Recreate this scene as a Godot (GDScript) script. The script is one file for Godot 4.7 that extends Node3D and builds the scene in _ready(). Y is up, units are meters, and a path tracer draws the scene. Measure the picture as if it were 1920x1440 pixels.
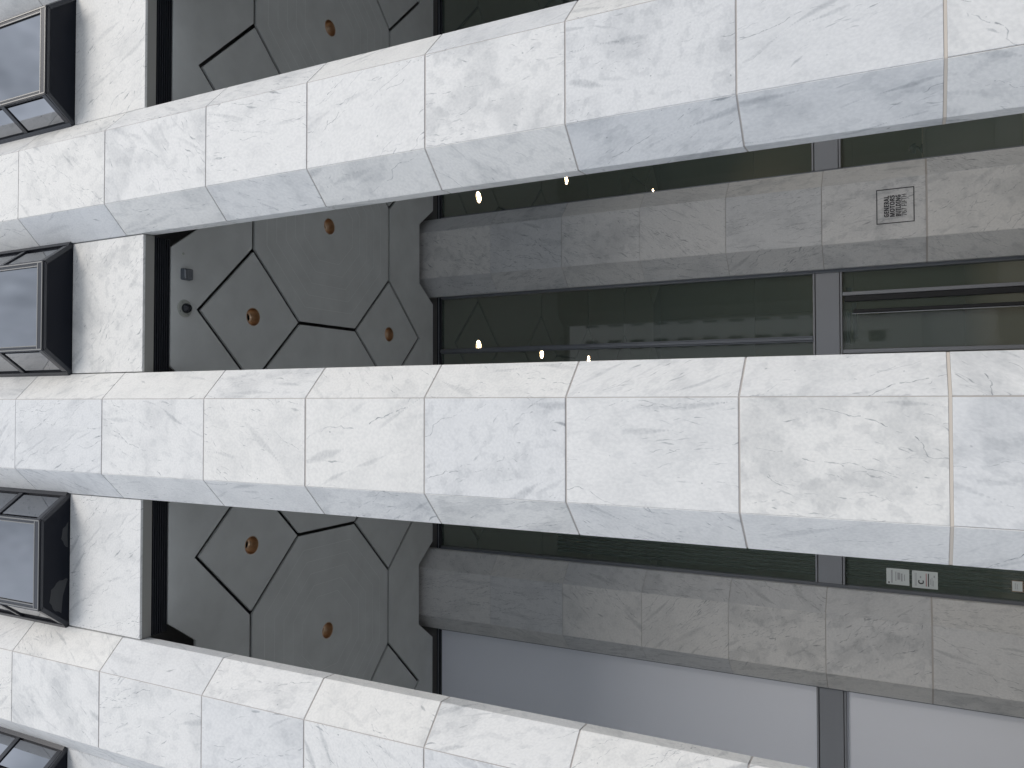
extends Node3D

# Eye-level coordinates: X right, Y above the eye, Z into the building (front plane of the piers is 0).
const EYE := 1.59
const P := 3.05            # pier spacing
const FW := 0.421          # half width of a pier's front face
const OW := 0.7226         # half width of a pier at its outer edge
const FD := 0.286          # depth of the slanted facets
const RD := 0.155          # depth of the straight return
const H := 7.85            # underside of the soffit
const IZ := 6.22           # front plane of the lobby piers
const GZ := 6.66           # plane of the lobby glass
const ZP := 3.085          # spacing of the ceiling diamonds in depth
const Z0 := 2.0
const DG := 0.905          # half diagonal of a ceiling diamond
const COURSES := [-1.585, -0.235, 1.104, 2.463, 3.81, 5.163, 6.522, 8.125, 9.731, 11.335, 12.94]

class Flat:
	# planar texture coordinates of one slab: turned, shifted and stretched along the veins
	var o := Vector3.ZERO
	var ux := Vector3.RIGHT
	var uy := Vector3.UP
	var ang := 0.0
	var sx := 1.0
	var sy := 1.0
	var flip := 1.0
	var off := Vector2.ZERO
	func at(p: Vector3) -> Vector2:
		var q := Vector2((p - o).dot(ux) * flip, (p - o).dot(uy) + (p - o).dot(ux.cross(uy))).rotated(ang)
		return Vector2(q.x * sx, q.y * sy) + off

var rng := RandomNumberGenerator.new()
var M := {}
var marble := []
var veined := []
var taken := {}

func V(x: float, y: float, z: float) -> Vector3:
	return Vector3(x, y + EYE, -z)

# ------------------------------------------------------------------ mesh helpers
func mb() -> SurfaceTool:
	var st := SurfaceTool.new()
	st.begin(Mesh.PRIMITIVE_TRIANGLES)
	return st

func tri(st: SurfaceTool, a: Vector3, b: Vector3, c: Vector3, out: Vector3, uv: Flat = null):
	var g := (b - a).cross(c - a)
	if g.length() < 1e-12: return
	var pts := [a, b, c]
	if g.dot(out) > 0: pts = [a, c, b]
	else: g = -g
	g = g.normalized()
	for p in pts:
		st.set_normal(g)
		st.set_uv(uv.at(p) if uv != null else Vector2(p.x + p.z, p.y))
		st.add_vertex(p)

func quad(st: SurfaceTool, a: Vector3, b: Vector3, c: Vector3, d: Vector3, out: Vector3, uv: Flat = null):
	tri(st, a, b, c, out, uv)
	tri(st, a, c, d, out, uv)

func hexa(st: SurfaceTool, lo: Array, hi: Array, uv: Flat = null):
	# closed prism between two rings of points
	var n := lo.size()
	var mid := Vector3.ZERO
	for p in lo: mid += p / (2.0 * n)
	for p in hi: mid += p / (2.0 * n)
	for i in n:
		var j := (i + 1) % n
		quad(st, lo[i], lo[j], hi[j], hi[i], (lo[i] + lo[j] + hi[i] + hi[j]) / 4.0 - mid, uv)
	for i in range(1, n - 1):
		tri(st, lo[0], lo[i], lo[i + 1], lo[0] - hi[0], uv)
		tri(st, hi[0], hi[i], hi[i + 1], hi[0] - lo[0], uv)

func box(st: SurfaceTool, x0: float, x1: float, y0: float, y1: float, z0: float, z1: float, bev := 0.0):
	if bev <= 0.0:
		hexa(st, [V(x0, y0, z0), V(x1, y0, z0), V(x1, y0, z1), V(x0, y0, z1)], [V(x0, y1, z0), V(x1, y1, z0), V(x1, y1, z1), V(x0, y1, z1)])
		return
	# chamfered on its vertical edges and round the front
	var b := bev
	var rings := []
	for yk in [[y0, b], [y0 + b, 0.0], [y1 - b, 0.0], [y1, b]]:
		var y: float = yk[0]
		var k: float = yk[1]
		rings.append([V(x0 + b + k, y, z0 + k), V(x1 - b - k, y, z0 + k), V(x1 - k, y, z0 + b + k), V(x1 - k, y, z1), V(x0 + k, y, z1), V(x0 + k, y, z0 + b + k)])
	var mid := V((x0 + x1) / 2, (y0 + y1) / 2, (z0 + z1) / 2)
	for r in 3:
		for i in 6:
			var j := (i + 1) % 6
			quad(st, rings[r][i], rings[r][j], rings[r + 1][j], rings[r + 1][i], (rings[r][i] + rings[r + 1][j]) / 2.0 - mid)
	for i in range(1, 5):
		tri(st, rings[0][0], rings[0][i], rings[0][i + 1], Vector3.DOWN)
		tri(st, rings[3][0], rings[3][i], rings[3][i + 1], Vector3.UP)

func bar(st: SurfaceTool, a: Vector3, b: Vector3, w: float, d: float, side: Vector3):
	# straight bar of section w (along side) by d
	var ax := (b - a).normalized()
	var s := (side - ax * side.dot(ax)).normalized()
	var t := ax.cross(s)
	var lo := []
	var hi := []
	for k in [[-1, -1], [1, -1], [1, 1], [-1, 1]]:
		var o: Vector3 = s * (w * 0.5 * k[0]) + t * (d * 0.5 * k[1])
		lo.append(a + o)
		hi.append(b + o)
	hexa(st, lo, hi)

func slab(st: SurfaceTool, q: Array, out: Vector3, t: float, bev: float, uv: Flat):
	# stone slab: bevelled front face q (four corners), thickness t behind it
	var n := (q[1] - q[0] as Vector3).cross(q[2] - q[0]).normalized()
	if n.dot(out) < 0: n = -n
	var mid: Vector3 = (q[0] + q[1] + q[2] + q[3]) / 4.0
	var f := []
	var o := []
	var k := []
	for i in 4:
		var e1: Vector3 = (q[(i + 1) % 4] - q[i] as Vector3).normalized()
		var e2: Vector3 = (q[(i + 3) % 4] - q[i] as Vector3).normalized()
		f.append(q[i] + (e1 + e2) * bev)
		o.append(q[i] - n * bev)
		k.append(q[i] - n * t)
	quad(st, f[0], f[1], f[2], f[3], n, uv)
	for i in 4:
		var j := (i + 1) % 4
		var side: Vector3 = (q[i] + q[j] as Vector3) / 2.0 - mid
		quad(st, f[i], f[j], o[j], o[i], side + n, uv)
		quad(st, o[i], o[j], k[j], k[i], side, uv)

func prism(st: SurfaceTool, poly: PackedVector2Array, y0: float, y1: float):
	# plan polygon (X, Z) pulled up from y0 to y1
	var ids := Geometry2D.triangulate_polygon(poly)
	for i in range(0, ids.size(), 3):
		var a := poly[ids[i]]
		var b := poly[ids[i + 1]]
		var c := poly[ids[i + 2]]
		tri(st, V(a.x, y0, a.y), V(b.x, y0, b.y), V(c.x, y0, c.y), Vector3.DOWN)
		tri(st, V(a.x, y1, a.y), V(b.x, y1, b.y), V(c.x, y1, c.y), Vector3.UP)
	var cw := 1.0 if Geometry2D.is_polygon_clockwise(poly) else -1.0
	for i in poly.size():
		var a := poly[i]
		var b := poly[(i + 1) % poly.size()]
		var e := b - a
		var nrm := Vector2(e.y, -e.x) * -cw
		quad(st, V(a.x, y0, a.y), V(b.x, y0, b.y), V(b.x, y1, b.y), V(a.x, y1, a.y), Vector3(nrm.x, 0, -nrm.y))

func holed(st: SurfaceTool, poly: PackedVector2Array, c: Vector2, r: float, y0: float, y1: float):
	# convex plan polygon with a round hole
	var angs := []
	for i in 32: angs.append(TAU * i / 32.0)
	for p in poly: angs.append(fposmod((p - c).angle(), TAU))
	angs.sort()
	var inner := []
	var outer := []
	for a in angs:
		var d := Vector2.from_angle(a)
		var best := 1e9
		for i in poly.size():
			var h = Geometry2D.segment_intersects_segment(c, c + d * 20.0, poly[i], poly[(i + 1) % poly.size()])
			if h != null: best = minf(best, c.distance_to(h))
		for p in poly:
			if absf(angle_difference((p - c).angle(), a)) < 1e-4: best = c.distance_to(p)
		if best > 1e8: continue
		inner.append(c + d * r)
		outer.append(c + d * best)
	for i in inner.size():
		var j := (i + 1) % inner.size()
		for y in [y0, y1]:
			quad(st, V(inner[i].x, y, inner[i].y), V(inner[j].x, y, inner[j].y), V(outer[j].x, y, outer[j].y), V(outer[i].x, y, outer[i].y), Vector3.DOWN if y == y0 else Vector3.UP)
		var m: Vector2 = (outer[i] + outer[j]) / 2.0 - c
		quad(st, V(outer[i].x, y0, outer[i].y), V(outer[j].x, y0, outer[j].y), V(outer[j].x, y1, outer[j].y), V(outer[i].x, y1, outer[i].y), Vector3(m.x, 0, -m.y))
		m = (inner[i] + inner[j]) / 2.0 - c
		quad(st, V(inner[i].x, y0, inner[i].y), V(inner[j].x, y0, inner[j].y), V(inner[j].x, y1, inner[j].y), V(inner[i].x, y1, inner[i].y), Vector3(-m.x, 0, m.y))

func lathe(st: SurfaceTool, c: Vector3, prof: Array, axis := Vector3.UP, n := 28):
	# prof: [radius, height along axis] pairs
	var s := axis.cross(Vector3.FORWARD if absf(axis.dot(Vector3.FORWARD)) < 0.9 else Vector3.RIGHT).normalized()
	var t := axis.cross(s)
	for k in prof.size() - 1:
		for i in n:
			var a0 := TAU * i / n
			var a1 := TAU * (i + 1) / n
			var d0 := s * cos(a0) + t * sin(a0)
			var d1 := s * cos(a1) + t * sin(a1)
			var e: Array = prof[k]
			var f: Array = prof[k + 1]
			var sl := Vector2(f[0] - e[0], f[1] - e[1])
			if sl.length() < 1e-7: continue
			sl = sl.normalized()
			# smooth normal, pointing to the left of the profile's run
			var n0 := (d0 * sl.y - axis * sl.x)
			var n1 := (d1 * sl.y - axis * sl.x)
			var vs := [[c + d0 * e[0] + axis * e[1], n0], [c + d1 * e[0] + axis * e[1], n1], [c + d1 * f[0] + axis * f[1], n1], [c + d0 * f[0] + axis * f[1], n0]]
			for id in [0, 2, 1, 0, 3, 2]:
				st.set_normal(vs[id][1])
				st.set_uv(Vector2(float(i) / n, float(k) / prof.size()))
				st.add_vertex(vs[id][0])

func obj(called: String, st: SurfaceTool, mat: Material, parent: Node3D = self) -> MeshInstance3D:
	var o := MeshInstance3D.new()
	o.mesh = st.commit()
	o.material_override = mat
	o.name = numbered(called) if parent == self else called
	parent.add_child(o, true)
	return o

func numbered(called: String) -> String:
	taken[called] = taken.get(called, -1) + 1
	return called if taken[called] == 0 else "%s_%03d" % [called, taken[called]]

func thing(called: String, label: String, category: String, group := "") -> Node3D:
	var o := Node3D.new()
	o.name = numbered(called)
	add_child(o)
	tag(o, label, category, group)
	return o

func tag(o: Node, label: String, category: String, group := ""):
	o.set_meta("label", label)
	o.set_meta("category", category)
	if group != "": o.set_meta("group", group)

# ------------------------------------------------------------------ materials
func lin(r: float, g: float, b: float) -> Color:
	return Color(r, g, b).linear_to_srgb()

func mat(called: String, col: Color, rough := 0.6, metal := 0.0, spec := 0.5) -> StandardMaterial3D:
	var m := StandardMaterial3D.new()
	m.resource_name = called
	m.albedo_color = col
	m.roughness = rough
	m.metallic = metal
	m.metallic_specular = spec
	M[called] = m
	return m

func noise(kind: int, freq: float, oct: int, sd: int, warp := 0.0, wfreq := 0.01, ridged := false) -> FastNoiseLite:
	var n := FastNoiseLite.new()
	n.noise_type = kind
	n.seed = sd
	n.frequency = freq
	n.fractal_type = FastNoiseLite.FRACTAL_RIDGED if ridged else (FastNoiseLite.FRACTAL_FBM if oct > 1 else FastNoiseLite.FRACTAL_NONE)
	n.fractal_octaves = oct
	if warp > 0.0:
		n.domain_warp_enabled = true
		n.domain_warp_amplitude = warp
		n.domain_warp_frequency = wfreq
		n.domain_warp_fractal_octaves = 3
	return n

func bytes_of(n: FastNoiseLite, s: int) -> PackedByteArray:
	return n.get_seamless_image(s, s, false, false, 0.12).get_data()

func sstep(a: float, b: float, x: float) -> float:
	var t := clampf((x - a) / (b - a), 0.0, 1.0)
	return t * t * (3.0 - 2.0 * t)

func lut(a: float, b: float, amt: float) -> PackedFloat32Array:
	var l := PackedFloat32Array()
	for i in 256: l.append(amt * sstep(a, b, i / 255.0))
	return l

func dab(buf: PackedFloat32Array, s: int, x: float, y: float, r: float, a: float):
	var ri := int(ceil(r))
	var cx := int(floor(x))
	var cy := int(floor(y))
	for j in range(-ri, ri + 1):
		for i in range(-ri, ri + 1):
			var d := Vector2(cx + i + 0.5 - x, cy + j + 0.5 - y).length() / r
			if d >= 1.0: continue
			var id := posmod(cy + j, s) * s + posmod(cx + i, s)
			buf[id] = maxf(buf[id], a * (1.0 - d * d))

func stroke(buf: PackedFloat32Array, s: int, g: RandomNumberGenerator, p: Vector2, ang: float, length: float, w: float, a: float, wob: float, broken: float):
	# one vein: a wandering line that swells, thins and breaks off
	var n := int(length / maxf(1.0, w * 0.5))
	var bend := 0.0
	var ph := g.randf() * 20.0
	var on := 1.0
	for k in n:
		bend = bend * 0.92 + g.randf_range(-wob, wob)
		p += Vector2.from_angle(ang + bend) * maxf(1.0, w * 0.5)
		if g.randf() < broken: on = 1.0 - on if g.randf() < 0.6 else on
		var t := sin(PI * (k + 0.5) / n)
		if on > 0.5: dab(buf, s, p.x, p.y, maxf(0.9, w * (0.55 + 0.45 * sin(k * 0.21 + ph)) * (0.4 + 0.6 * t)), a * (0.45 + 0.55 * t))

func marble_texture(sd: int, cloud_amt: float, long_n: int, dash_n: int, pit_n: int) -> ImageTexture:
	var s := 768
	var cl := bytes_of(noise(FastNoiseLite.TYPE_SIMPLEX_SMOOTH, 0.0030, 4, sd, 70.0, 0.005), s)
	var mk := bytes_of(noise(FastNoiseLite.TYPE_SIMPLEX, 0.011, 4, sd + 23, 30.0, 0.01), s)
	var gr := bytes_of(noise(FastNoiseLite.TYPE_SIMPLEX, 0.06, 4, sd + 51), s)
	var g := RandomNumberGenerator.new()
	g.seed = sd
	var veins := PackedFloat32Array()
	veins.resize(s * s)
	# broad pale bands, long broken veins, clustered dashes, small pits
	for i in 9 + g.randi() % 5:
		stroke(veins, s, g, Vector2(g.randf(), g.randf()) * s, g.randf_range(-0.25, 0.25), g.randf_range(120, 420), g.randf_range(8, 26), g.randf_range(0.04, 0.11), 0.10, 0.0)
	for i in long_n:
		var p := Vector2(g.randf(), g.randf()) * s
		var ang := g.randf_range(-0.30, 0.30)
		var a := g.randf_range(0.14, 0.36)
		stroke(veins, s, g, p, ang, g.randf_range(160, 480), g.randf_range(1.3, 2.6), a, 0.26, 0.05)
		if g.randf() < 0.5: stroke(veins, s, g, p + Vector2(g.randf_range(5, 40), g.randf_range(-14, 14)), ang, g.randf_range(60, 160), g.randf_range(1.4, 2.4), a * 0.8, 0.34, 0.08)
	var clusters := []
	for i in 7: clusters.append(Vector2(g.randf(), g.randf()) * s)
	for i in dash_n:
		var p := Vector2(g.randf(), g.randf()) * s
		if g.randf() < 0.72: p = clusters[g.randi() % 7] + Vector2(g.randfn(0, 75), g.randfn(0, 42))
		var big := g.randf() < 0.14
		stroke(veins, s, g, p, g.randf_range(-0.40, 0.40), g.randf_range(14, 56) * (1.8 if big else 1.0), g.randf_range(1.5, 3.0) * (2.2 if big else 1.0), g.randf_range(0.05, 0.27), 0.24, 0.03)
	for i in pit_n:
		stroke(veins, s, g, Vector2(g.randf(), g.randf()) * s, g.randf() * TAU, g.randf_range(2, 8), g.randf_range(2.0, 4.0), g.randf_range(0.10, 0.30), 0.5, 0.0)
	var l_cl := lut(0.46, 0.90, cloud_amt * 0.42)
	var l_mk := lut(0.55, 0.82, cloud_amt * 0.30)
	var out := PackedByteArray()
	out.resize(s * s * 3)
	for i in s * s:
		var v := veins[i]
		var d := l_cl[cl[i]] + l_mk[mk[i]] + v * (0.80 + 0.0016 * gr[i]) + (gr[i] - 128) * 0.00022
		out[i * 3] = clampi(int((1.0 - d * 1.05) * 244.0), 0, 255)
		out[i * 3 + 1] = clampi(int((1.0 - d) * 245.0), 0, 255)
		out[i * 3 + 2] = clampi(int((1.0 - d * 0.94) * 245.0), 0, 255)
	var im := Image.create_from_data(s, s, false, Image.FORMAT_RGB8, out)
	im.generate_mipmaps()
	return ImageTexture.create_from_image(im)

func make_materials():
	# seed, clouds, long veins, dashes, pits
	var specs := [[101, 0.12, 9, 95, 18], [202, 0.08, 18, 160, 12], [303, 0.15, 5, 70, 26], [404, 0.09, 26, 90, 10], [505, 0.16, 7, 170, 20], [606, 0.07, 4, 50, 22], [707, 0.13, 14, 130, 14]]
	var tints := [lin(0.85, 0.857, 0.862), lin(0.80, 0.815, 0.835), lin(0.87, 0.87, 0.86)]
	var rn := noise(FastNoiseLite.TYPE_SIMPLEX, 0.05, 4, 9)
	var rough := rn.get_seamless_image(256, 256)
	var nim := rough.duplicate() as Image
	nim.convert(Image.FORMAT_RGBA8)
	nim.bump_map_to_normal_map(1.5)
	var ntex := ImageTexture.create_from_image(nim)
	for sp in specs:
		var tex := marble_texture(sp[0], sp[1], sp[2], sp[3], sp[4])
		var deep := marble_texture(sp[0] + 5, sp[1] * 1.1, sp[2] * 2 + 6, sp[3] * 2, sp[4]) if sp[3] > 85 and sp[0] != 101 else tex
		var set_of := []
		for t in tints.size():
			var m := mat("marble_%d_%d" % [sp[0], t], tints[t], 0.55, 0.0, 0.4)
			m.albedo_texture = tex
			m.normal_enabled = true
			m.normal_texture = ntex
			m.normal_scale = 0.12
			set_of.append(m)
		marble.append(set_of)
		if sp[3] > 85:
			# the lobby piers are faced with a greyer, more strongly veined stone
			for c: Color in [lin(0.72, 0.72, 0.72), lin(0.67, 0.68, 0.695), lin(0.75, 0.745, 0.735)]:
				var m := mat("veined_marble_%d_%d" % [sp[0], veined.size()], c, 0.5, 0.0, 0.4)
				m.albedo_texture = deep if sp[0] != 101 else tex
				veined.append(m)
	mat("mortar", lin(0.47, 0.445, 0.43), 0.9)
	mat("sealant", lin(0.62, 0.57, 0.51), 0.8)
	mat("return_stone", lin(0.50, 0.50, 0.49), 0.8)
	mat("dark_void", lin(0.28, 0.28, 0.28), 0.95, 0.0, 0.1)
	mat("louver", lin(0.016, 0.019, 0.026), 0.5)
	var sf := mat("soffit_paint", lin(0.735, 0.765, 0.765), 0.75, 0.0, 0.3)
	var sn := noise(FastNoiseLite.TYPE_SIMPLEX_SMOOTH, 0.01, 5, 71, 30.0)
	var si := sn.get_seamless_image(512, 512)
	var sb := si.get_data()
	var so := PackedByteArray()
	so.resize(512 * 512 * 3)
	for i in 512 * 512:
		var v := 236 + int((sb[i] - 128) * 0.06)
		for k in 3: so[i * 3 + k] = clampi(v, 0, 255)
	sf.albedo_texture = ImageTexture.create_from_image(Image.create_from_data(512, 512, false, Image.FORMAT_RGB8, so))
	sf.uv1_triplanar = true
	sf.uv1_world_triplanar = true
	sf.uv1_scale = Vector3(0.35, 0.35, 0.35)
	mat("soffit_line", lin(0.78, 0.81, 0.81), 0.72)
	mat("concrete", lin(0.30, 0.30, 0.285), 0.9)
	mat("copper", lin(0.66, 0.49, 0.35), 0.30, 1.0)
	mat("pale_reflector", lin(0.80, 0.76, 0.68), 0.4, 0.2)
	mat("copper_rim", lin(0.62, 0.42, 0.28), 0.3, 0.9)
	mat("black_part", lin(0.012, 0.013, 0.015), 0.5)
	mat("lamp_glass", lin(0.5, 0.48, 0.44), 0.5)
	var lamp2 := mat("lobby_lamp_glow", lin(0.8, 0.75, 0.65), 0.5)
	lamp2.emission_enabled = true
	lamp2.emission = lin(1.0, 0.90, 0.76)
	lamp2.emission_energy_multiplier = 1.2
	mat("frame_dark", lin(0.032, 0.035, 0.043), 0.25, 0.2)
	mat("frame_edge", lin(0.24, 0.24, 0.235), 0.4, 0.6)
	mat("satin_metal", lin(0.33, 0.34, 0.36), 0.36, 0.7)
	mat("mullion_metal", lin(0.22, 0.235, 0.26), 0.4, 0.6)
	mat("mirror_glass", lin(0.29, 0.30, 0.32), 0.03, 1.0)
	var ug := mat("underside_panel", lin(0.010, 0.012, 0.018), 0.3)
	ug.metallic_specular = 0.25
	mat("white_film", lin(0.82, 0.855, 0.93), 0.35, 0.0, 0.5)
	var gl := mat("lobby_glass", Color(0.43, 0.49, 0.46, 0.40), 0.02, 0.0, 0.9)
	gl.transparency = BaseMaterial3D.TRANSPARENCY_ALPHA
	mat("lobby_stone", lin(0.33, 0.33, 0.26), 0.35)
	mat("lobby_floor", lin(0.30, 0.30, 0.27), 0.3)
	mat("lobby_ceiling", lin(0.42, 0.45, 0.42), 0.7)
	mat("dark_slat", lin(0.035, 0.045, 0.042), 0.45)
	mat("dome_dark", lin(0.012, 0.015, 0.020), 0.15)
	mat("plate_grey", lin(0.40, 0.42, 0.39), 0.6)
	mat("box_grey", lin(0.10, 0.115, 0.135), 0.5)
	mat("ink", lin(0.06, 0.06, 0.065), 0.9)
	mat("paper", lin(0.62, 0.67, 0.67), 0.8)
	mat("ink_grey", lin(0.36, 0.38, 0.40), 0.8)
	mat("ink_red", lin(0.42, 0.16, 0.16), 0.8)
	mat("card_edge", lin(0.30, 0.20, 0.14), 0.7)
	mat("chrome", lin(0.55, 0.56, 0.58), 0.2, 1.0)
	mat("counter_stone", lin(0.26, 0.27, 0.24), 0.4)
	mat("paving", lin(0.43, 0.435, 0.44), 0.85)
	mat("far_wall", lin(0.70, 0.69, 0.66), 0.85)
	mat("far_window", lin(0.04, 0.045, 0.055), 0.15)
	mat("far_trim", lin(0.52, 0.51, 0.48), 0.8)

# UV for one slab: planar, turned and shifted at random, stretched along the veins
func slab_uv(o: Vector3, ux: Vector3, uy: Vector3) -> Flat:
	var f := Flat.new()
	f.o = o
	f.ux = ux
	f.uy = uy
	f.ang = PI * 0.5 + rng.randf_range(-0.75, 0.75) + (PI if rng.randf() < 0.5 else 0.0)
	var st := sqrt(rng.randf_range(1.0, 1.7))
	f.off = Vector2(rng.randf(), rng.randf())
	f.flip = -1.0 if rng.randf() < 0.4 else 1.0
	var dens := rng.randf_range(0.42, 0.62)
	f.sx = dens / st
	f.sy = dens * st
	return f

func pick_marble(aged := false) -> Material:
	if aged: return veined[rng.randi() % veined.size()]
	var r := rng.randf()
	return marble[rng.randi() % marble.size()][0 if r < 0.55 else (1 if r < 0.75 else 2)]

# ------------------------------------------------------------------ pier
func pier(building: Node3D, called: String, px: float, z: float, y_list: Array, back: bool):
	var top: float = y_list[-1]
	var bot: float = y_list[0]
	var r := 0.007
	var core := PackedVector2Array([Vector2(px - FW, z + r), Vector2(px + FW, z + r), Vector2(px + OW - r, z + FD + r * 0.4), Vector2(px + OW - r, z + FD + RD)])
	if back:
		core.append_array([Vector2(px + FW, z + 2 * FD + RD), Vector2(px - FW, z + 2 * FD + RD)])
	core.append_array([Vector2(px - OW + r, z + FD + RD), Vector2(px - OW + r, z + FD + r * 0.4)])
	var cs := mb()
	prism(cs, core, bot, top)
	var node := obj(called, cs, M["mortar"], building)
	# pale sealant in the wide joint near eye level
	var seal := mb()
	var o := 0.0045
	prism(seal, PackedVector2Array([Vector2(px - FW, z + r - o), Vector2(px + FW, z + r - o), Vector2(px + OW - r + o, z + FD), Vector2(px + OW - r + o, z + FD + RD - 0.004), Vector2(px - OW + r - o, z + FD + RD - 0.004), Vector2(px - OW + r - o, z + FD)]), -0.2445, -0.2255)
	obj("sealant_joint", seal, M["sealant"] if back else M["mortar"], node)
	for i in y_list.size() - 1:
		var wide: bool = absf(y_list[i] + 0.235) < 0.01
		var wide_top: bool = absf(y_list[i + 1] + 0.235) < 0.01
		var g := 0.0065 if back or y_list[i] < 1.0 else 0.003
		var y0: float = y_list[i] + (0.011 if wide else g)
		var y1: float = y_list[i + 1] - (0.011 if wide_top else g)
		var e := (0.0055 if i > 0 else 0.008) if back else 0.0025
		# front slab
		var st := mb()
		var z1 := z + rng.randf_range(-0.002, 0.002)
		y0 += rng.randf_range(-0.0015, 0.0015)
		y1 += rng.randf_range(-0.0015, 0.0015)
		var q := [V(px - FW + e * 0.6, y0, z1), V(px + FW - e, y0, z1), V(px + FW - e, y1, z1), V(px - FW + e * 0.6, y1, z1)]
		slab(st, q, Vector3.BACK, 0.03, 0.0025, slab_uv(q[0], Vector3.RIGHT, Vector3.UP))
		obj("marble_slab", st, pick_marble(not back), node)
		for s: float in [-1.0, 1.0]:
			st = mb()
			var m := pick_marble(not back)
			var a := Vector2(px + s * FW, z)
			var b := Vector2(px + s * OW, z + FD)
			var d := (b - a).normalized()
			a += d * e * (1.0 if s > 0 else 0.6)
			q = [V(a.x, y0, a.y), V(b.x, y0, b.y), V(b.x, y1, b.y), V(a.x, y1, a.y)]
			var out := Vector3(s * 0.7, 0, 0.7)
			var uv := slab_uv(q[0], Vector3(d.x, 0, -d.y), Vector3.UP)
			slab(st, q, out, 0.03, 0.0025, uv)
			# the straight return: stone edge, then a slightly set-back second strip
			var x := px + s * OW
			var q2 := [V(x, y0, z + FD + 0.001), V(x, y0, z + FD + 0.072), V(x, y1, z + FD + 0.072), V(x, y1, z + FD + 0.001)]
			slab(st, q2, Vector3(s, 0, 0), 0.02, 0.002, uv)
			x -= s * 0.004
			q2 = [V(x, y0, z + FD + 0.076), V(x, y0, z + FD + RD), V(x, y1, z + FD + RD), V(x, y1, z + FD + 0.076)]
			slab(st, q2, Vector3(s, 0, 0), 0.02, 0.002, uv)
			obj("marble_slab", st, m, node)
	return node

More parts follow.
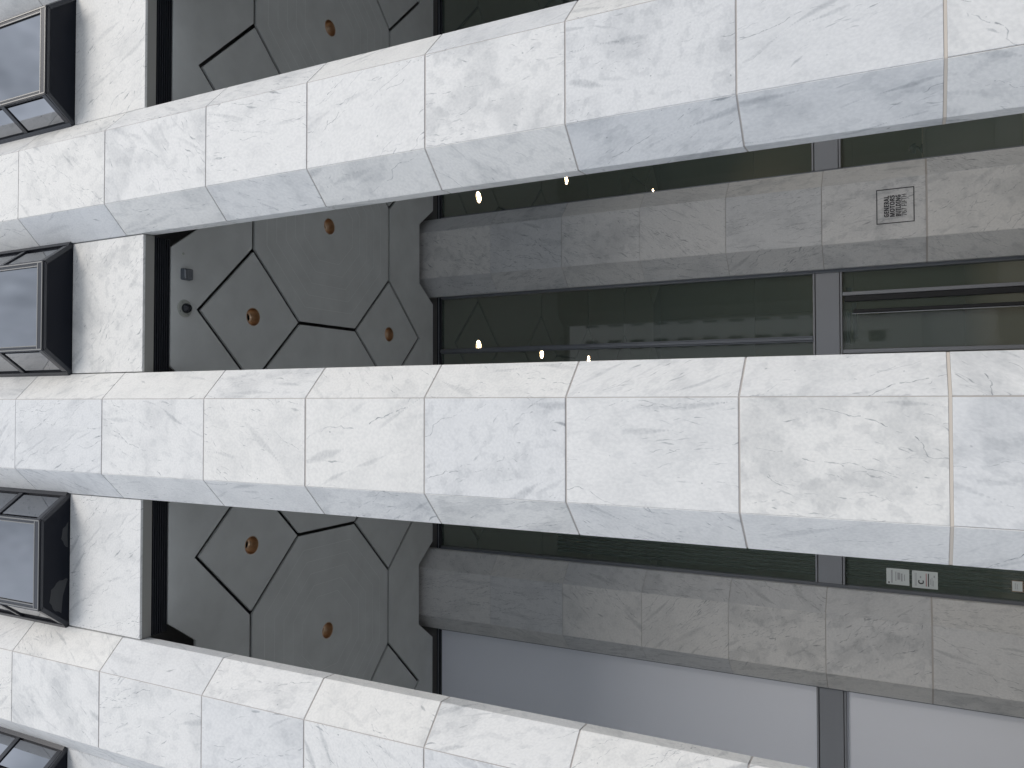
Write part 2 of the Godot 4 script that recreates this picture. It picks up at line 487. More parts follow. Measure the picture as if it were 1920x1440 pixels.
# ------------------------------------------------------------------ bay window
func bay_window(building: Node3D, c: float, y0: float, y1: float, stained: bool):
	var bx := 0.80
	var fx := 0.52
	var bz := 0.31
	var fz := -0.055
	var st := mb()
	# head and the dark body behind the panes
	hexa(st, [V(c - bx, y0 + 0.03, bz + 0.12), V(c + bx, y0 + 0.03, bz + 0.12), V(c + bx - 0.02, y0 + 0.03, bz), V(c + fx - 0.03, y0 + 0.03, fz + 0.05), V(c - fx + 0.03, y0 + 0.03, fz + 0.05), V(c - bx + 0.02, y0 + 0.03, bz)],
		[V(c - bx, y1, bz + 0.12), V(c + bx, y1, bz + 0.12), V(c + bx - 0.02, y1, bz), V(c + fx - 0.03, y1, fz + 0.05), V(c - fx + 0.03, y1, fz + 0.05), V(c - bx + 0.02, y1, bz)])
	var node := obj("bay_window", st, M["frame_dark"], building)
	# underside panel
	st = mb()
	hexa(st, [V(c - bx, y0, bz), V(c + bx, y0, bz), V(c + fx, y0, fz), V(c - fx, y0, fz)], [V(c - bx, y0 + 0.028, bz), V(c + bx, y0 + 0.028, bz), V(c + fx, y0 + 0.028, fz), V(c - fx, y0 + 0.028, fz)])
	obj("underside", st, M["underside_panel"], node)
	st = mb()
	# shallow frame round the underside
	var rim := [V(c - bx + 0.01, y0 - 0.004, bz - 0.012), V(c + bx - 0.01, y0 - 0.004, bz - 0.012), V(c + fx - 0.005, y0 - 0.004, fz + 0.012), V(c - fx + 0.005, y0 - 0.004, fz + 0.012)]
	for i in [1, 3]:
		bar(st, rim[i], rim[(i + 1) % 4], 0.05, 0.016, Vector3.RIGHT)
	bar(st, rim[2], rim[3], 0.03, 0.016, Vector3.BACK)
	obj("underside_frame", st, M["frame_dark"], node)
	if stained:
		# two half-round smears of old sealant left on the underside
		mat("smear", lin(0.035, 0.038, 0.042), 0.7)
		for sm in [[c + 0.30, 0.13, 0.17], [c - 0.42, 0.02, 0.20]]:
			var prev := Vector2.ZERO
			st = mb()
			for k in 15:
				var a := -0.35 + PI * 1.05 * k / 14.0
				var rr: float = sm[2] * (1.0 + 0.05 * sin(k * 2.3))
				var p := Vector2(sm[0] + cos(a) * rr, sm[1] + 0.22 - sin(a) * rr * 0.9)
				p.x = clampf(p.x, c - 0.70, c + 0.70)
				p.y = clampf(p.y, fz + 0.04 + maxf(0.0, absf(p.x - c) - fx + 0.03) * 1.32, bz - 0.03)
				if k > 0: tri(st, V(sm[0], y0 - 0.0025, clampf(sm[1] + 0.2, fz, bz - 0.04)), V(prev.x, y0 - 0.0025, prev.y), V(p.x, y0 - 0.0025, p.y), Vector3.DOWN)
				prev = p
			obj("sealant_smear", st, M["smear"], node)
	# front frame
	st = mb()
	bar(st, V(c - fx, y0 + 0.045, fz - 0.005), V(c + fx, y0 + 0.045, fz - 0.005), 0.085, 0.03, Vector3.UP)
	for s: float in [-1.0, 1.0]:
		bar(st, V(c + s * (fx - 0.01), y0 + 0.002, fz + 0.005), V(c + s * (fx - 0.01), y1, fz + 0.005), 0.055, 0.045, Vector3.RIGHT)
		bar(st, V(c + s * (bx - 0.02), y0 + 0.002, bz - 0.03), V(c + s * (bx - 0.02), y1, bz - 0.03), 0.06, 0.05, Vector3(s * 0.6, 0, 0.8))
		var a := V(c + s * (fx - 0.002), 0, fz) * Vector3(1, 0, 1)
		var b := V(c + s * (bx - 0.005), 0, bz - 0.01) * Vector3(1, 0, 1)
		for yy in [y0 + 0.055, y0 + 0.88]:
			bar(st, a + Vector3(0, yy + EYE, 0), b + Vector3(0, yy + EYE, 0), 0.07, 0.03, Vector3.UP)
	obj("frame", st, M["frame_dark"], node)
	# bright metal beads round the front pane
	st = mb()
	bar(st, V(c - fx + 0.01, y0 + 0.093, fz - 0.014), V(c + fx - 0.01, y0 + 0.093, fz - 0.014), 0.014, 0.016, Vector3.UP)
	bar(st, V(c - fx, y0 + 0.010, fz - 0.017), V(c + fx, y0 + 0.010, fz - 0.017), 0.012, 0.010, Vector3.UP)
	for s: float in [-1.0, 1.0]:
		bar(st, V(c + s * (fx - 0.002), y0 + 0.01, fz - 0.017), V(c + s * (fx - 0.002), y1, fz - 0.017), 0.014, 0.014, Vector3.RIGHT)
		bar(st, V(c + s * (fx - 0.045), y0 + 0.09, fz - 0.012), V(c + s * (fx - 0.045), y1, fz - 0.012), 0.012, 0.012, Vector3.RIGHT)
	obj("bead", st, M["frame_edge"], node)
	# panes
	st = mb()
	box(st, c - fx + 0.05, c + fx - 0.05, y0 + 0.10, y1, fz + 0.004, fz + 0.012)
	obj("pane", st, M["mirror_glass"], node)
	for s: float in [-1.0, 1.0]:
		for yy in [[y0 + 0.10, y0 + 0.84], [y0 + 0.92, y1]]:
			st = mb()
			var p0 := V(c + s * (fx + 0.02), yy[0], fz + 0.045)
			var p1 := V(c + s * (bx - 0.06), yy[0], bz - 0.06)
			var up := Vector3(0, yy[1] - yy[0], 0)
			var nn := (p1 - p0).cross(Vector3.UP).normalized()
			if nn.z < 0: nn = -nn
			slab(st, [p0 + nn * 0.012, p1 + nn * 0.012, p1 + up + nn * 0.012, p0 + up + nn * 0.012], nn, 0.02, 0.002, null)
			obj("side_pane", st, M["mirror_glass"], node)

# ------------------------------------------------------------------ ceiling pattern
func gap_poly(pts: Array, gap: float) -> PackedVector2Array:
	var r := Geometry2D.offset_polygon(PackedVector2Array(pts), -gap, Geometry2D.JOIN_MITER)
	return r[0]

func diamond(c: float, z: float) -> Array:
	return [Vector2(c, z - DG), Vector2(c + DG, z), Vector2(c, z + DG), Vector2(c - DG, z)]

func octagon(p: float, z: float) -> Array:
	# cell round (p, z + half a spacing) between four diamonds
	var w := P / 2.0
	return [Vector2(p + w - DG, z), Vector2(p + w, z + DG), Vector2(p + w, z + ZP - DG), Vector2(p + w - DG, z + ZP), Vector2(p - w + DG, z + ZP), Vector2(p - w, z + ZP - DG), Vector2(p - w, z + DG), Vector2(p - w + DG, z)]

func ceiling_panel(node: Node3D, pts: Array, lamp_at, m: Material):
	var st := mb()
	var poly := gap_poly(pts, 0.026)
	if lamp_at == null: prism(st, poly, H, H + 0.035)
	else: holed(st, poly, lamp_at, 0.112, H, H + 0.035)
	obj("ceiling_panel", st, m, node)
	if lamp_at != null and pts.size() == 8 and m == M["soffit_paint"]:
		# faint concentric trowel lines round the fitting
		for sc in [0.84, 0.72, 0.60, 0.48, 0.36]:
			st = mb()
			for i in 8:
				var a: Vector2 = lamp_at + (pts[i] - lamp_at) * sc
				var b: Vector2 = lamp_at + (pts[(i + 1) % 8] - lamp_at) * sc
				bar(st, V(a.x, H - 0.0005, a.y), V(b.x, H - 0.0005, b.y), 0.004, 0.0016, Vector3(-(b - a).y, 0, -(b - a).x))
			obj("score_line", st, M["soffit_line"], node)

func downlight(x: float, z: float, label: String, lit: bool):
	var t := thing("downlight", label, "downlight", "copper downlights in the ceiling panels")
	t.position = V(x, H, z)
	var st := mb()
	lathe(st, Vector3.ZERO, [[0.058, 0.125], [0.078, 0.110], [0.093, 0.085], [0.102, 0.055], [0.107, 0.025], [0.111, 0.0]])
	obj("reflector", st, M["pale_reflector"] if lit else M["copper"], t)
	st = mb()
	lathe(st, Vector3.ZERO, [[0.1105, 0.004], [0.1135, -0.005], [0.120, -0.005], [0.122, 0.0]])
	obj("rim", st, M["copper_rim"], t)
	st = mb()
	lathe(st, Vector3.ZERO, [[0.0, 0.16], [0.060, 0.16], [0.060, 0.122]])
	obj("lamp_holder", st, M["black_part"], t)
	st = mb()
	lathe(st, Vector3(0, 0.0, 0), [[0.036, 0.150], [0.030, 0.142], [0.0, 0.140]])
	obj("lamp", st, M["lobby_lamp_glow"] if lit else M["lamp_glass"], t)
	if not lit: return
	var l := SpotLight3D.new()
	l.name = "lamp_light"
	l.position = Vector3(0, 0.128, 0)
	l.rotation_degrees = Vector3(-90, 0, 0)
	l.light_energy = 3.0
	l.light_color = Color(1.0, 0.90, 0.76)
	l.light_size = 0.03
	l.spot_angle = 64.0
	l.spot_range = 30.0
	l.spot_attenuation = 2.0
	l.shadow_enabled = true
	t.add_child(l)

# ------------------------------------------------------------------ scene
func _ready():
	rng.seed = 20240611
	var f := 1473.77
	var pitch := 0.468346
	var yaw := 0.02493
	var roll := -0.01219
	var fwd := Vector3(sin(yaw) * cos(pitch), sin(pitch), -cos(yaw) * cos(pitch))
	var right := Vector3(cos(yaw), 0, sin(yaw))
	var up := right.cross(fwd)
	var r2 := right * cos(roll) + up * sin(roll)
	var u2 := up * cos(roll) - right * sin(roll)
	var cam := Camera3D.new()
	cam.name = "camera"
	cam.fov = rad_to_deg(2.0 * atan(720.0 / f))
	cam.near = 0.05
	cam.far = 1000.0
	# the phone was held on its side: the picture's left is the sky
	cam.transform = Transform3D(Basis(-u2, r2, -fwd), V(0.387, 0.0, -5.8207))
	add_child(cam)
	cam.current = true

	var env := Environment.new()
	env.background_mode = Environment.BG_SKY
	env.tonemap_mode = Environment.TONE_MAPPER_LINEAR
	env.tonemap_exposure = 1.2
	env.background_energy_multiplier = 1.36
	env.sdfgi_enabled = true
	env.ssao_enabled = true
	env.ssil_enabled = true
	var sky := Sky.new()
	var pano := PanoramaSkyMaterial.new()
	pano.panorama = overcast()
	sky.sky_material = pano
	env.sky = sky
	var we := WorldEnvironment.new()
	we.name = "world_environment"
	we.environment = env
	add_child(we)
	var sun := DirectionalLight3D.new()
	sun.name = "sun"
	sun.light_energy = 0.5
	sun.light_color = Color(1.0, 0.955, 0.90)
	sun.light_angular_distance = 35.0
	sun.shadow_enabled = true
	sun.transform = Transform3D(Basis.looking_at(-Vector3(0.62, 0.70, 0.95).normalized(), Vector3.UP), Vector3(0, 30, 0))
	add_child(sun)

	make_materials()
	build_ground()
	build_building()
	build_opposite()
	build_fixtures()

func overcast() -> ImageTexture:
	var w := 1024
	var h := 512
	var a := FastNoiseLite.new()
	a.noise_type = FastNoiseLite.TYPE_SIMPLEX_SMOOTH
	a.seed = 77
	a.frequency = 2.6
	a.fractal_octaves = 6
	a.domain_warp_enabled = true
	a.domain_warp_amplitude = 0.35
	a.domain_warp_frequency = 1.2
	var out := PackedByteArray()
	out.resize(w * h * 3)
	for j in h:
		var el := (0.5 - (j + 0.5) / h) * PI
		var sy := sin(el)
		var cy := cos(el)
		for i in w:
			var az := TAU * (i + 0.5) / w
			var n := 0.0
			var yy := maxf(sy, 0.0)
			var k := 1.0 / (yy + 0.35)
			if sy > -0.05: n = a.get_noise_3d(cos(az) * cy * k, yy * 0.6, sin(az) * cy * k)
			var v := 0.68 - 0.06 * yy
			v *= 1.0 + 0.8 * n
			var bl := clampf(0.5 - n, 0.0, 1.0)
			if sy < -0.02: v = 0.30
			var c := Color(v * (0.93 - 0.05 * bl), v * (0.985 - 0.025 * bl), v * 1.09).linear_to_srgb()
			var id := (j * w + i) * 3
			out[id] = clampi(int(c.r * 255.0), 0, 255)
			out[id + 1] = clampi(int(c.g * 255.0), 0, 255)
			out[id + 2] = clampi(int(c.b * 255.0), 0, 255)
	return ImageTexture.create_from_image(Image.create_from_data(w, h, false, Image.FORMAT_RGB8, out))

func build_ground():
	var st := mb()
	quad(st, Vector3(-400, 0, 400), Vector3(400, 0, 400), Vector3(400, 0, -400), Vector3(-400, 0, -400), Vector3.UP)
	var g := obj("plaza_pavement", st, M["paving"])
	g.set_meta("kind", "structure")

func build_building():
	var b := thing("marble_office_building", "white marble clad office building with tall faceted piers in front of a recessed glazed lobby", "building")
	var ks := [-3, -2, -1, 0, 1, 2, 3, 4]
	# piers (index 0 is the middle of the picture)
	for k: int in ks:
		pier(b, "pier", k * P, 0.0, COURSES, true)
	var inner := COURSES.slice(0, 7) + [H + 0.94]
	for k: int in ks:
		pier(b, "lobby_pier", k * P, IZ, inner, false)
	# spandrels and bay windows
	for k in range(-3, 4):
		var c := (k + 0.5) * P
		for y in [[H, 9.11], [11.6, 12.94]]:
			var x0 := c - P / 2 + OW + 0.012
			var x1 := c + P / 2 - OW - 0.012
			var st := mb()
			box(st, x0 - 0.006, x1 + 0.006, y[0] + 0.006, y[1] - 0.004, 0.335, 0.455)
			var sp := obj("spandrel", st, M["concrete"], b)
			st = mb()
			var q := [V(x0, y[0], 0.30), V(x1, y[0], 0.30), V(x1, y[1], 0.30), V(x0, y[1], 0.30)]
			slab(st, q, Vector3.BACK, 0.03, 0.003, slab_uv(q[0], Vector3.RIGHT, Vector3.UP))
			obj("marble_slab", st, pick_marble(), sp)
		bay_window(b, c, 9.115, 11.595, k == -1)
	# roof over the part that is built, wall behind the upper floor
	var rs := mb()
	box(rs, -3.4 * P, 4.4 * P, 12.95, 13.1, -0.1, 24.0)
	obj("roof", rs, M["concrete"], b)
	# soffit outside
	rs = mb()
	box(rs, -3.3 * P, 4.3 * P, H + 0.95, H + 1.0, 0.456, GZ + 0.10)
	box(rs, -3.3 * P, 4.3 * P, H + 0.022, H + 0.949, GZ + 0.075, GZ + 0.10)
	var sof := obj("soffit", rs, M["dark_void"], b)
	var paint: Material = M["soffit_paint"]
	# strip along the outer piers
	var pts := []
	for k in range(-3, 4):
		pts += [Vector2(k * P + 0.50, 1.065), Vector2(k * P + 0.80, 0.66), Vector2((k + 1) * P - 0.80, 0.66), Vector2((k + 1) * P - 0.50, 1.065)]
	pts += [Vector2(4 * P, 1.065), Vector2(4 * P, Z0)]
	for k in range(3, -4, -1):
		var c := (k + 0.5) * P
		pts += [Vector2(c + DG, Z0), Vector2(c, Z0 - DG + 0.004), Vector2(c - DG, Z0)]
	pts += [Vector2(-3 * P, Z0), Vector2(-3 * P, 1.065)]
	ceiling_panel(sof, pts, null, paint)
	# strip along the lobby piers
	pts = [Vector2(-3 * P, Z0 + ZP)]
	for k in range(-3, 4):
		var c := (k + 0.5) * P
		pts += [Vector2(c - DG, Z0 + ZP), Vector2(c, Z0 + ZP + DG), Vector2(c + DG, Z0 + ZP)]
	pts += [Vector2(4 * P, Z0 + ZP), Vector2(4 * P, IZ - 0.19)]
	for k in range(3, -4, -1):
		pts += [Vector2((k + 1) * P - 0.52, IZ - 0.19), Vector2((k + 1) * P - 0.86, IZ + 0.26), Vector2(k * P + 0.86, IZ + 0.26), Vector2(k * P + 0.52, IZ - 0.19)]
	pts += [Vector2(-3 * P, IZ - 0.19)]
	ceiling_panel(sof, pts, null, paint)
	for k in range(-3, 4):
		var c := (k + 0.5) * P
		var lit: bool = k >= -1 and k <= 1
		ceiling_panel(sof, diamond(c, Z0), Vector2(c, Z0) if lit else null, paint)
		ceiling_panel(sof, diamond(c, Z0 + ZP), Vector2(c, Z0 + ZP) if k == 0 else null, paint)
	for k in range(-2, 4):
		var lit: bool = k == -1 or k == 1 or k == 2
		ceiling_panel(sof, octagon(k * P, Z0), Vector2(k * P, Z0 + ZP / 2) if lit else null, paint)
	# slotted strip between spandrel and soffit
	for k in range(-3, 4):
		var c := (k + 0.5) * P
		var st := mb()
		box(st, c - P / 2 + OW + 0.01, c + P / 2 - OW - 0.01, H + 0.30, H + 0.32, 0.457, 0.70)
		var lv := obj("louver", st, M["dark_void"], b)
		for i in 7:
			st = mb()
			var z := 0.472 + i * 0.031
			box(st, c - P / 2 + OW + 0.01, c + P / 2 - OW - 0.01, H + 0.004, H + 0.085, z, z + 0.012)
			obj("slat", st, M["louver"], lv)
	# lobby ceiling, same pattern
	var lc := mb()
	box(lc, -3.3 * P, 4.3 * P, H + 0.40, H + 0.44, GZ + 0.1, 22.9)
	var lob := obj("lobby_ceiling", lc, M["dark_void"], b)
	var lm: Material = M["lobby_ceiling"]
	var zs := GZ + 0.16
	pts = [Vector2(-3 * P, zs), Vector2(4 * P, zs), Vector2(4 * P, Z0 + 2 * ZP)]
	for k in range(3, -4, -1):
		var c := (k + 0.5) * P
		pts += [Vector2(c + DG, Z0 + 2 * ZP), Vector2(c, Z0 + 2 * ZP - DG), Vector2(c - DG, Z0 + 2 * ZP)]
	pts += [Vector2(-3 * P, Z0 + 2 * ZP)]
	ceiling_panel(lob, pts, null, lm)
	var lobby_lamps := [[0, 2], [0, 3], [0, 4], [1, 2], [2, 6]]
	for j in range(2, 7):
		for k in range(-2, 4):
			var c := (k + 0.5) * P
			var z := Z0 + j * ZP
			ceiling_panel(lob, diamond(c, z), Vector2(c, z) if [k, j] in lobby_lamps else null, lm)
			if j < 6:
				ceiling_panel(lob, octagon(k * P, z), Vector2(k * P, z + ZP / 2) if k == 2 and j == 3 else null, lm)
	# lobby room
	var rm := mb()
	box(rm, -3.3 * P, 4.3 * P, -1.61, -1.575, IZ - 0.4, 23.0)
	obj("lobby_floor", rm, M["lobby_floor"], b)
	for i in 7:
		for j in 3:
			rm = mb()
			var x0 := -3.2 * P + i * 3.3
			var y0 := -1.57 + j * 3.2
			box(rm, x0 + 0.006, x0 + 3.294, y0 + 0.006, y0 + 3.194, 22.65, 22.72, 0.004)
			obj("stone_panel", rm, M["lobby_stone"], b)
	rm = mb()
	box(rm, -3.3 * P, 4.3 * P, -1.57, H + 0.5, 22.75, 23.0)
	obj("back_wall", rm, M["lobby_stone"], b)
	for s in [[-3.3 * P - 0.3, -3.3 * P], [4.3 * P, 4.3 * P + 0.3]]:
		rm = mb()
		box(rm, s[0], s[1], -1.59, 12.94, 0.46, 23.0)
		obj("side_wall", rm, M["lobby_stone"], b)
	# glazing
	for k in range(-3, 4):
		glazing(b, k)
	# screen of dark upright slats close behind the glass of one bay
	for i in 22:
		var st := mb()
		var x := -2.26 + i * 0.068
		box(st, x, x + 0.042, -1.57, 5.6, GZ + 0.35, GZ + 0.41, 0.006)
		obj("screen_slat", st, M["dark_slat"], b)

func glazing(b: Node3D, k: int):
	var c := (k + 0.5) * P
	var x0 := c - P / 2 + OW
	var x1 := c + P / 2 - OW
	var film: bool = k == -2
	var st := mb()
	# head frame in two steps, jambs, sill
	box(st, x0 - 0.03, x1 + 0.03, H - 0.075, H + 0.02, GZ - 0.03, GZ + 0.07, 0.005)
	var node := obj("glass_wall", st, M["frame_dark"], b)
	for x in [[x0 - 0.03, x0 + 0.045], [x1 - 0.045, x1 + 0.03]]:
		st = mb()
		box(st, x[0], x[1], -1.58, H - 0.076, GZ - 0.055, GZ + 0.07, 0.005)
		obj("jamb", st, M["mullion_metal"], node)
	st = mb()
	box(st, x0 - 0.02, x1 + 0.02, H - 0.03, H - 0.012, GZ - 0.05, GZ - 0.031, 0.003)
	obj("head_bead", st, M["mullion_metal"], node)
	# broad satin metal transom with a bead above and below
	st = mb()
	box(st, x0 + 0.046, x1 - 0.046, 0.905, 1.235, GZ - 0.05, GZ + 0.06, 0.004)
	obj("transom", st, M["satin_metal"], node)
	for y in [[0.868, 0.897], [1.243, 1.272]]:
		st = mb()
		box(st, x0 + 0.046, x1 - 0.046, y[0], y[1], GZ - 0.062, GZ + 0.06, 0.004)
		obj("transom_bead", st, M["satin_metal"], node)
	var gm: Material = M["white_film"] if film else M["lobby_glass"]
	var cuts := [x0 + 0.045, x1 - 0.045]
	if k == 0: cuts = [x0 + 0.045, 1.27, 1.36, x1 - 0.045]
	for i in range(0, cuts.size(), 2):
		st = mb()
		if film: box(st, cuts[i], cuts[i + 1], 1.273, H - 0.076, GZ, GZ + 0.012)
		else: quad(st, V(cuts[i], 1.273, GZ), V(cuts[i + 1], 1.273, GZ), V(cuts[i + 1], H - 0.076, GZ), V(cuts[i], H - 0.076, GZ), Vector3.BACK)
		obj("pane", st, gm, node)
	if k == 0:
		for x in [[1.27, 1.292, 0.0], [1.292, 1.338, 0.02], [1.338, 1.36, 0.0]]:
			st = mb()
			box(st, x[0] + 0.001, x[1] - 0.001, 1.273, H - 0.077, GZ - 0.055 - x[2], GZ + 0.05, 0.004)
			obj("mullion", st, M["mullion_metal"], node)
		door(node, x0, x1)
	else:
		st = mb()
		if film: box(st, x0 + 0.045, x1 - 0.045, -1.5, 0.867, GZ, GZ + 0.012)
		else: quad(st, V(x0 + 0.045, -1.5, GZ), V(x1 - 0.045, -1.5, GZ), V(x1 - 0.045, 0.867, GZ), V(x0 + 0.045, 0.867, GZ), Vector3.BACK)
		obj("pane", st, gm, node)

func door(node: Node3D, x0: float, x1: float):
	# fixed sidelight and a glass door with a long pull bar
	var st := mb()
	quad(st, V(1.99, -1.5, GZ), V(x1 - 0.045, -1.5, GZ), V(x1 - 0.045, 0.867, GZ), V(1.99, 0.867, GZ), Vector3.BACK)
	obj("pane", st, M["lobby_glass"], node)
	st = mb()
	quad(st, V(1.15, -1.5, GZ), V(1.90, -1.5, GZ), V(1.90, 0.867, GZ), V(1.15, 0.867, GZ), Vector3.BACK)
	obj("pane", st, M["lobby_glass"], node)
	st = mb()
	quad(st, V(x0 + 0.045, -1.5, GZ), V(1.08, -1.5, GZ), V(1.08, 0.867, GZ), V(x0 + 0.045, 0.867, GZ), Vector3.BACK)
	obj("pane", st, M["lobby_glass"], node)
	for x in [[1.93, 1.985], [1.085, 1.145]]:
		st = mb()
		box(st, x[0], x[1], -1.58, 0.867, GZ - 0.05, GZ + 0.05, 0.005)
		obj("door_stile", st, M["satin_metal"], node)
	st = mb()
	box(st, 1.845, 1.927, -1.58, 0.84, GZ - 0.04, GZ + 0.04, 0.005)
	obj("door_seal", st, M["black_part"], node)
	st = mb()
	box(st, 1.665, 1.715, -1.58, 0.72, GZ - 0.10, GZ - 0.075, 0.006)
	for y in [0.66, -1.28]:
		box(st, 1.672, 1.692, y, y + 0.03, GZ - 0.076, GZ)
	obj("pull_bar", st, M["black_part"], node)
	st = mb()
	box(st, 1.648, 1.662, -1.58, 0.74, GZ - 0.105, GZ - 0.08, 0.004)
	obj("pull_bar_edge", st, M["chrome"], node)
	# closer arm and pivot housing at the head
	st = mb()
	bar(st, V(1.70, 0.79, GZ + 0.12), V(1.22, 0.80, GZ + 0.10), 0.05, 0.06, Vector3.UP)
	bar(st, V(1.84, 0.72, GZ + 0.14), V(1.30, 0.70, GZ + 0.12), 0.06, 0.04, Vector3.UP)
	obj("closer_arm", st, M["black_part"], node)
	st = mb()
	lathe(st, V(2.02, 0.80, GZ + 0.16), [[0.0, -0.10], [0.05, -0.10], [0.055, -0.08], [0.055, 0.05], [0.0, 0.055]], Vector3.RIGHT)
	obj("pivot_housing", st, M["black_part"], node)

func build_opposite():
	var b := thing("opposite_building", "pale stone building across the street seen only mirrored in the lobby glass", "building")
	var x0 := -32.0
	var nx := 24
	var z := -100.0
	var st := mb()
	box(st, -95.0, 135.0, -1.59, 52.0, z - 20.0, z)
	obj("wall", st, M["far_wall"], b)
	st = mb()
	box(st, -95.6, 135.6, 52.0, 53.2, z - 20.6, z + 0.8)
	obj("cornice", st, M["far_trim"], b)
	var pane := mb()
	box(pane, -0.75, 0.75, 0.0, 2.1, 0.0, 0.08)
	var pm := pane.commit()
	var sill := mb()
	box(sill, -0.95, 0.95, -0.22, -0.02, -0.05, 0.22)
	var sm := sill.commit()
	for j in 12:
		for i in nx:
			var w := MeshInstance3D.new()
			w.name = "window"
			w.mesh = pm
			w.material_override = M["far_window"]
			w.position = Vector3(x0 + 1.8 + i * 3.6, 4.5 + j * 3.8 - EYE + EYE, -z - 0.04)
			w.rotation.y = PI
			b.add_child(w, true)
			var s := MeshInstance3D.new()
			s.name = "sill"
			s.mesh = sm
			s.material_override = M["far_trim"]
			w.add_child(s, true)
			w.position.y -= EYE

func text_mesh(t: String, w: float, h: float, bold := true) -> Dictionary:
	var fnt := SystemFont.new()
	fnt.font_names = PackedStringArray(["Droid Sans"])
	fnt.font_weight = 700 if bold else 400
	var tm := TextMesh.new()
	var fv := FontVariation.new()
	fv.base_font = fnt
	fv.variation_embolden = 0.6 if bold else 0.3
	tm.font = fv
	tm.text = t
	tm.font_size = 64
	tm.pixel_size = 0.01
	tm.depth = 0.02
	var bb := tm.get_aabb()
	return {"mesh": tm, "scale": Vector3(w / bb.size.x, h / bb.size.y, 0.1), "mid": bb.get_center()}

func letters(parent: Node3D, called: String, t: String, x: float, y: float, z: float, w: float, h: float, m: Material, bold := true):
	var d := text_mesh(t, w, h, bold)
	var o := MeshInstance3D.new()
	o.name = called
	o.mesh = d.mesh
	o.material_override = m
	o.scale = d.scale
	o.position = V(x, y, z) - parent.position - (d.mid * d.scale) * Vector3(1, 1, 0)
	parent.add_child(o, true)

func eight(h: float, y: float, sq: float) -> Array:
	return [Vector3(-h + sq, y, -h), Vector3(h - sq, y, -h), Vector3(h, y, -h + sq), Vector3(h, y, h - sq), Vector3(h - sq, y, h), Vector3(-h + sq, y, h), Vector3(-h, y, h - sq), Vector3(-h, y, -h + sq)]

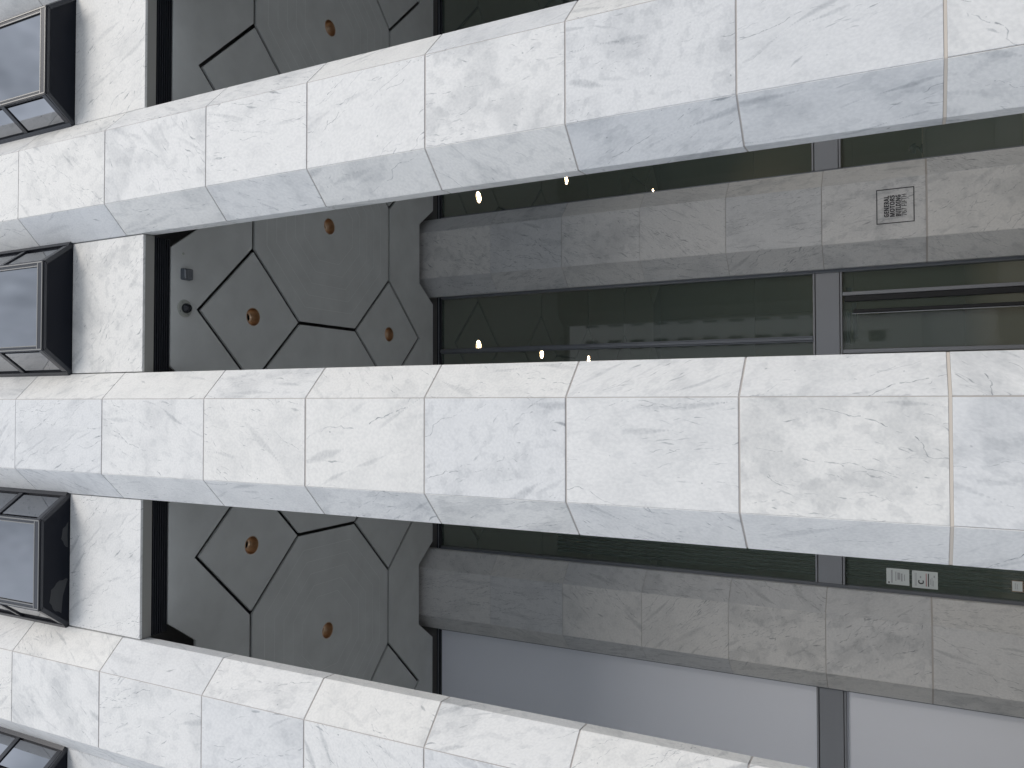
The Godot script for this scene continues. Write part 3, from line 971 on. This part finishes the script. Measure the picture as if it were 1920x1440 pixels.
func build_fixtures():
	# downlights outside
	downlight(P * 0.5, Z0, "copper downlight in the ceiling diamond beside the small dome camera", false)
	downlight(P * 0.5, Z0 + ZP, "copper downlight in the ceiling diamond nearest the glass lobby wall and central pier", false)
	downlight(P, Z0 + ZP / 2, "copper downlight in the wide ceiling panel above the sign, right of the dome camera", false)
	downlight(2 * P, Z0 + ZP / 2, "copper downlight at the top edge of the picture", false)
	downlight(P * 1.5, Z0, "copper downlight almost hidden behind the upper of the three marble piers", false)
	downlight(-P * 0.5, Z0, "copper downlight in the ceiling diamond of the bay below the central pier in the picture", false)
	downlight(-P, Z0 + ZP / 2, "copper downlight nearest the lowest marble pier in the picture", false)
	# lit ones inside the lobby
	downlight(P * 0.5, Z0 + 2 * ZP, "lit lobby downlight behind glass, nearest the black ceiling edge by the central pier", true)
	downlight(P * 0.5, Z0 + 3 * ZP, "lit lobby downlight behind glass, middle one of the three along the central pier", true)
	downlight(P * 0.5, Z0 + 4 * ZP, "lit lobby downlight behind glass, farthest of the three along the central pier", true)
	downlight(P * 1.5, Z0 + 2 * ZP, "bright lit lobby downlight just below the upper marble pier in the picture", true)
	downlight(2 * P, Z0 + 3.5 * ZP, "round lit lobby downlight touching the edge of the upper marble pier", true)
	downlight(2.5 * P, Z0 + 6 * ZP, "tiny lit lobby downlight near the amber back wall", true)

	# dome camera on the soffit
	var t := thing("security_camera", "small dark dome security camera on a pale round plate on the grey soffit", "camera")
	t.position = V(1.52, H, 0.88)
	var st := mb()
	lathe(st, Vector3.ZERO, [[0.0, 0.0], [0.105, 0.0], [0.108, -0.006], [0.100, -0.016], [0.060, -0.020], [0.0, -0.020]])
	obj("mounting_plate", st, M["plate_grey"], t)
	st = mb()
	lathe(st, Vector3(0, -0.021, 0), [[0.0, 0.001], [0.058, 0.0], [0.062, -0.012], [0.058, -0.040], [0.044, -0.066], [0.024, -0.080], [0.0, -0.084]])
	obj("dome", st, M["dome_dark"], t)
	st = mb()
	for i in 4:
		var a := TAU * i / 4.0 + 0.5
		lathe(st, Vector3(cos(a) * 0.083, -0.017, sin(a) * 0.083), [[0.006, 0.0], [0.006, -0.004], [0.0, -0.005]], Vector3.UP, 10)
	obj("screw", st, M["box_grey"], t)
	# box
	t = thing("junction_box", "square dark grey sensor box on the soffit next to the dome camera", "box")
	t.position = V(1.935, H, 0.89)
	st = mb()
	hexa(st, eight(0.066, -0.058, 0.012), eight(0.070, 0.0, 0.012))
	obj("housing", st, M["box_grey"], t)
	st = mb()
	hexa(st, eight(0.052, -0.068, 0.014), eight(0.060, -0.058, 0.012))
	obj("cover", st, M["mullion_metal"], t)
	st = mb()
	for z in [-0.03, 0.0, 0.03]:
		bar(st, Vector3(-0.04, -0.0685, z), Vector3(0.04, -0.0685, z), 0.004, 0.006, Vector3.BACK)
	obj("rib", st, M["box_grey"], t)
	var ps := mb()
	lathe(ps, V(2.18, H, 0.85), [[0.016, 0.0], [0.015, -0.010], [0.008, -0.014], [0.0, -0.015]], Vector3.UP, 14)
	tag(obj("ceiling_plug", ps, M["plate_grey"]), "tiny round plug in the soffit beside the square sensor box", "plug")

	# lettering on the lobby pier
	t = thing("engraved_sign", "square outlined engraved sign with four lines of dark lettering on a marble lobby pier", "sign")
	t.position = V(3.09, 0.152, IZ)
	var sx := 0.242
	var sy := 0.237
	st = mb()
	var fz := IZ - 0.001
	for e in [[-sx, sx, sy - 0.012, sy], [-sx, sx, -sy, -sy + 0.012], [-sx, -sx + 0.012, -sy + 0.012, sy - 0.012], [sx - 0.012, sx, -sy + 0.012, sy - 0.012]]:
		hexa(st, [Vector3(e[0], e[2], -0.001), Vector3(e[1], e[2], -0.001), Vector3(e[1], e[3], -0.001), Vector3(e[0], e[3], -0.001)], [Vector3(e[0], e[2], 0.002), Vector3(e[1], e[2], 0.002), Vector3(e[1], e[3], 0.002), Vector3(e[0], e[3], 0.002)])
	obj("outline", st, M["ink"], t)
	var words := ["GENERAL", "MOTORS", "BUILDING", "767 FIFTH"]
	for i in 4:
		letters(t, "lettering", words[i], 3.088, 0.152 + 0.110 - i * 0.0735, fz, 0.298, 0.064, M["ink"], i < 3)

	# notices on the glass
	var nz := GZ - 0.004
	t = thing("paper_notice", "white paper notice on the dark lobby glass, the upper one with grey table print", "notice", "notices on the lobby glass")
	t.position = V(-2.105, 0.18, nz)
	notice(t, 0.114, 0.146, [[-0.10, -0.075, 0.105, 0.122, "ink"], [-0.09, 0.09, 0.066, 0.085, "ink_grey"], [-0.06, 0.07, 0.02, 0.03, "ink_grey"], [-0.04, 0.06, -0.03, 0.005, "ink_grey"], [-0.06, 0.05, -0.06, -0.04, "ink_grey"], [-0.05, 0.04, -0.09, -0.08, "ink_grey"]])
	t = thing("grade_notice", "white notice with a large letter C and a red line on the dark lobby glass", "notice", "notices on the lobby glass")
	t.position = V(-2.115, -0.16, nz)
	notice(t, 0.120, 0.160, [[-0.09, 0.09, 0.118, 0.124, "ink_grey"], [-0.09, 0.09, 0.104, 0.110, "ink_grey"], [0.02, 0.05, 0.045, 0.062, "ink_grey"], [-0.09, 0.09, -0.022, -0.012, "ink_red"], [-0.09, 0.09, -0.052, -0.038, "ink"], [-0.06, 0.02, -0.075, -0.068, "ink_grey"], [-0.08, 0.04, -0.092, -0.085, "ink_grey"], [-0.08, 0.0, -0.108, -0.101, "ink_grey"], [0.04, 0.07, -0.125, -0.108, "ink_grey"]])
	letters(t, "letter", "C", -2.150, -0.16 + 0.048, nz - 0.002, 0.058, 0.072, M["ink"])
	t = thing("small_card", "small white card with brown edges low on the dark lobby glass", "card", "notices on the lobby glass")
	t.position = V(-2.09, -1.255, nz)
	notice(t, 0.066, 0.058, [[-0.04, 0.04, 0.02, 0.026, "ink_grey"], [-0.04, 0.03, -0.002, 0.004, "ink_grey"]])
	st = mb()
	hexa(st, [Vector3(-0.075, -0.068, -0.002), Vector3(0.072, -0.068, -0.002), Vector3(0.072, 0.062, -0.002), Vector3(-0.075, 0.062, -0.002)], [Vector3(-0.075, -0.068, 0), Vector3(0.072, -0.068, 0), Vector3(0.072, 0.062, 0), Vector3(-0.075, 0.062, 0)])
	obj("backing", st, M["card_edge"], t)

	# lobby counter seen through the glass beyond the sign
	t = thing("reception_counter", "grey stone counter inside the lobby behind the glass above the sign in the picture", "counter")
	t.position = V(5.4, -1.57, 8.6)
	st = mb()
	hexa(st, [Vector3(-1.5, 0, 0.3), Vector3(1.5, 0, 0.3), Vector3(1.5, 0, -0.4), Vector3(-1.5, 0, -0.4)], [Vector3(-1.5, 1.30, 0.3), Vector3(1.5, 1.30, 0.3), Vector3(1.5, 1.30, -0.4), Vector3(-1.5, 1.30, -0.4)])
	obj("body", st, M["counter_stone"], t)
	st = mb()
	hexa(st, [Vector3(-1.55, 1.302, 0.35), Vector3(1.55, 1.302, 0.35), Vector3(1.55, 1.302, -0.45), Vector3(-1.55, 1.302, -0.45)], [Vector3(-1.55, 1.34, 0.35), Vector3(1.55, 1.34, 0.35), Vector3(1.55, 1.34, -0.45), Vector3(-1.55, 1.34, -0.45)])
	obj("top", st, M["counter_stone"], t)
	t = thing("desk_lamp", "small black lamp with a slanted arm standing on the lobby counter", "lamp")
	t.position = V(4.50, -0.23, 8.55)
	st = mb()
	lathe(st, Vector3.ZERO, [[0.0, 0.0], [0.075, 0.0], [0.075, 0.02], [0.03, 0.035], [0.0, 0.036]])
	obj("base", st, M["black_part"], t)
	st = mb()
	bar(st, Vector3(0.0, 0.03, 0), Vector3(0.08, 0.14, 0), 0.028, 0.028, Vector3.BACK)
	obj("arm", st, M["black_part"], t)
	st = mb()
	lathe(st, Vector3(0.02, 0.14, 0), [[0.085, -0.04], [0.08, 0.0], [0.055, 0.045], [0.02, 0.065], [0.0, 0.066]])
	obj("shade", st, M["black_part"], t)

func notice(t: Node3D, hx: float, hy: float, marks: Array):
	var st := mb()
	hexa(st, [Vector3(-hx, -hy, 0), Vector3(hx, -hy, 0), Vector3(hx, hy, 0), Vector3(-hx, hy, 0)], [Vector3(-hx, -hy, 0.0015), Vector3(hx, -hy, 0.0015), Vector3(hx, hy, 0.0015), Vector3(-hx, hy, 0.0015)])
	obj("sheet", st, M["paper"], t)
	for m in marks:
		st = mb()
		quad(st, Vector3(m[0], m[2], 0.0025), Vector3(m[1], m[2], 0.0025), Vector3(m[1], m[3], 0.0025), Vector3(m[0], m[3], 0.0025), Vector3.BACK)
		obj("print", st, M[m[4]], t)
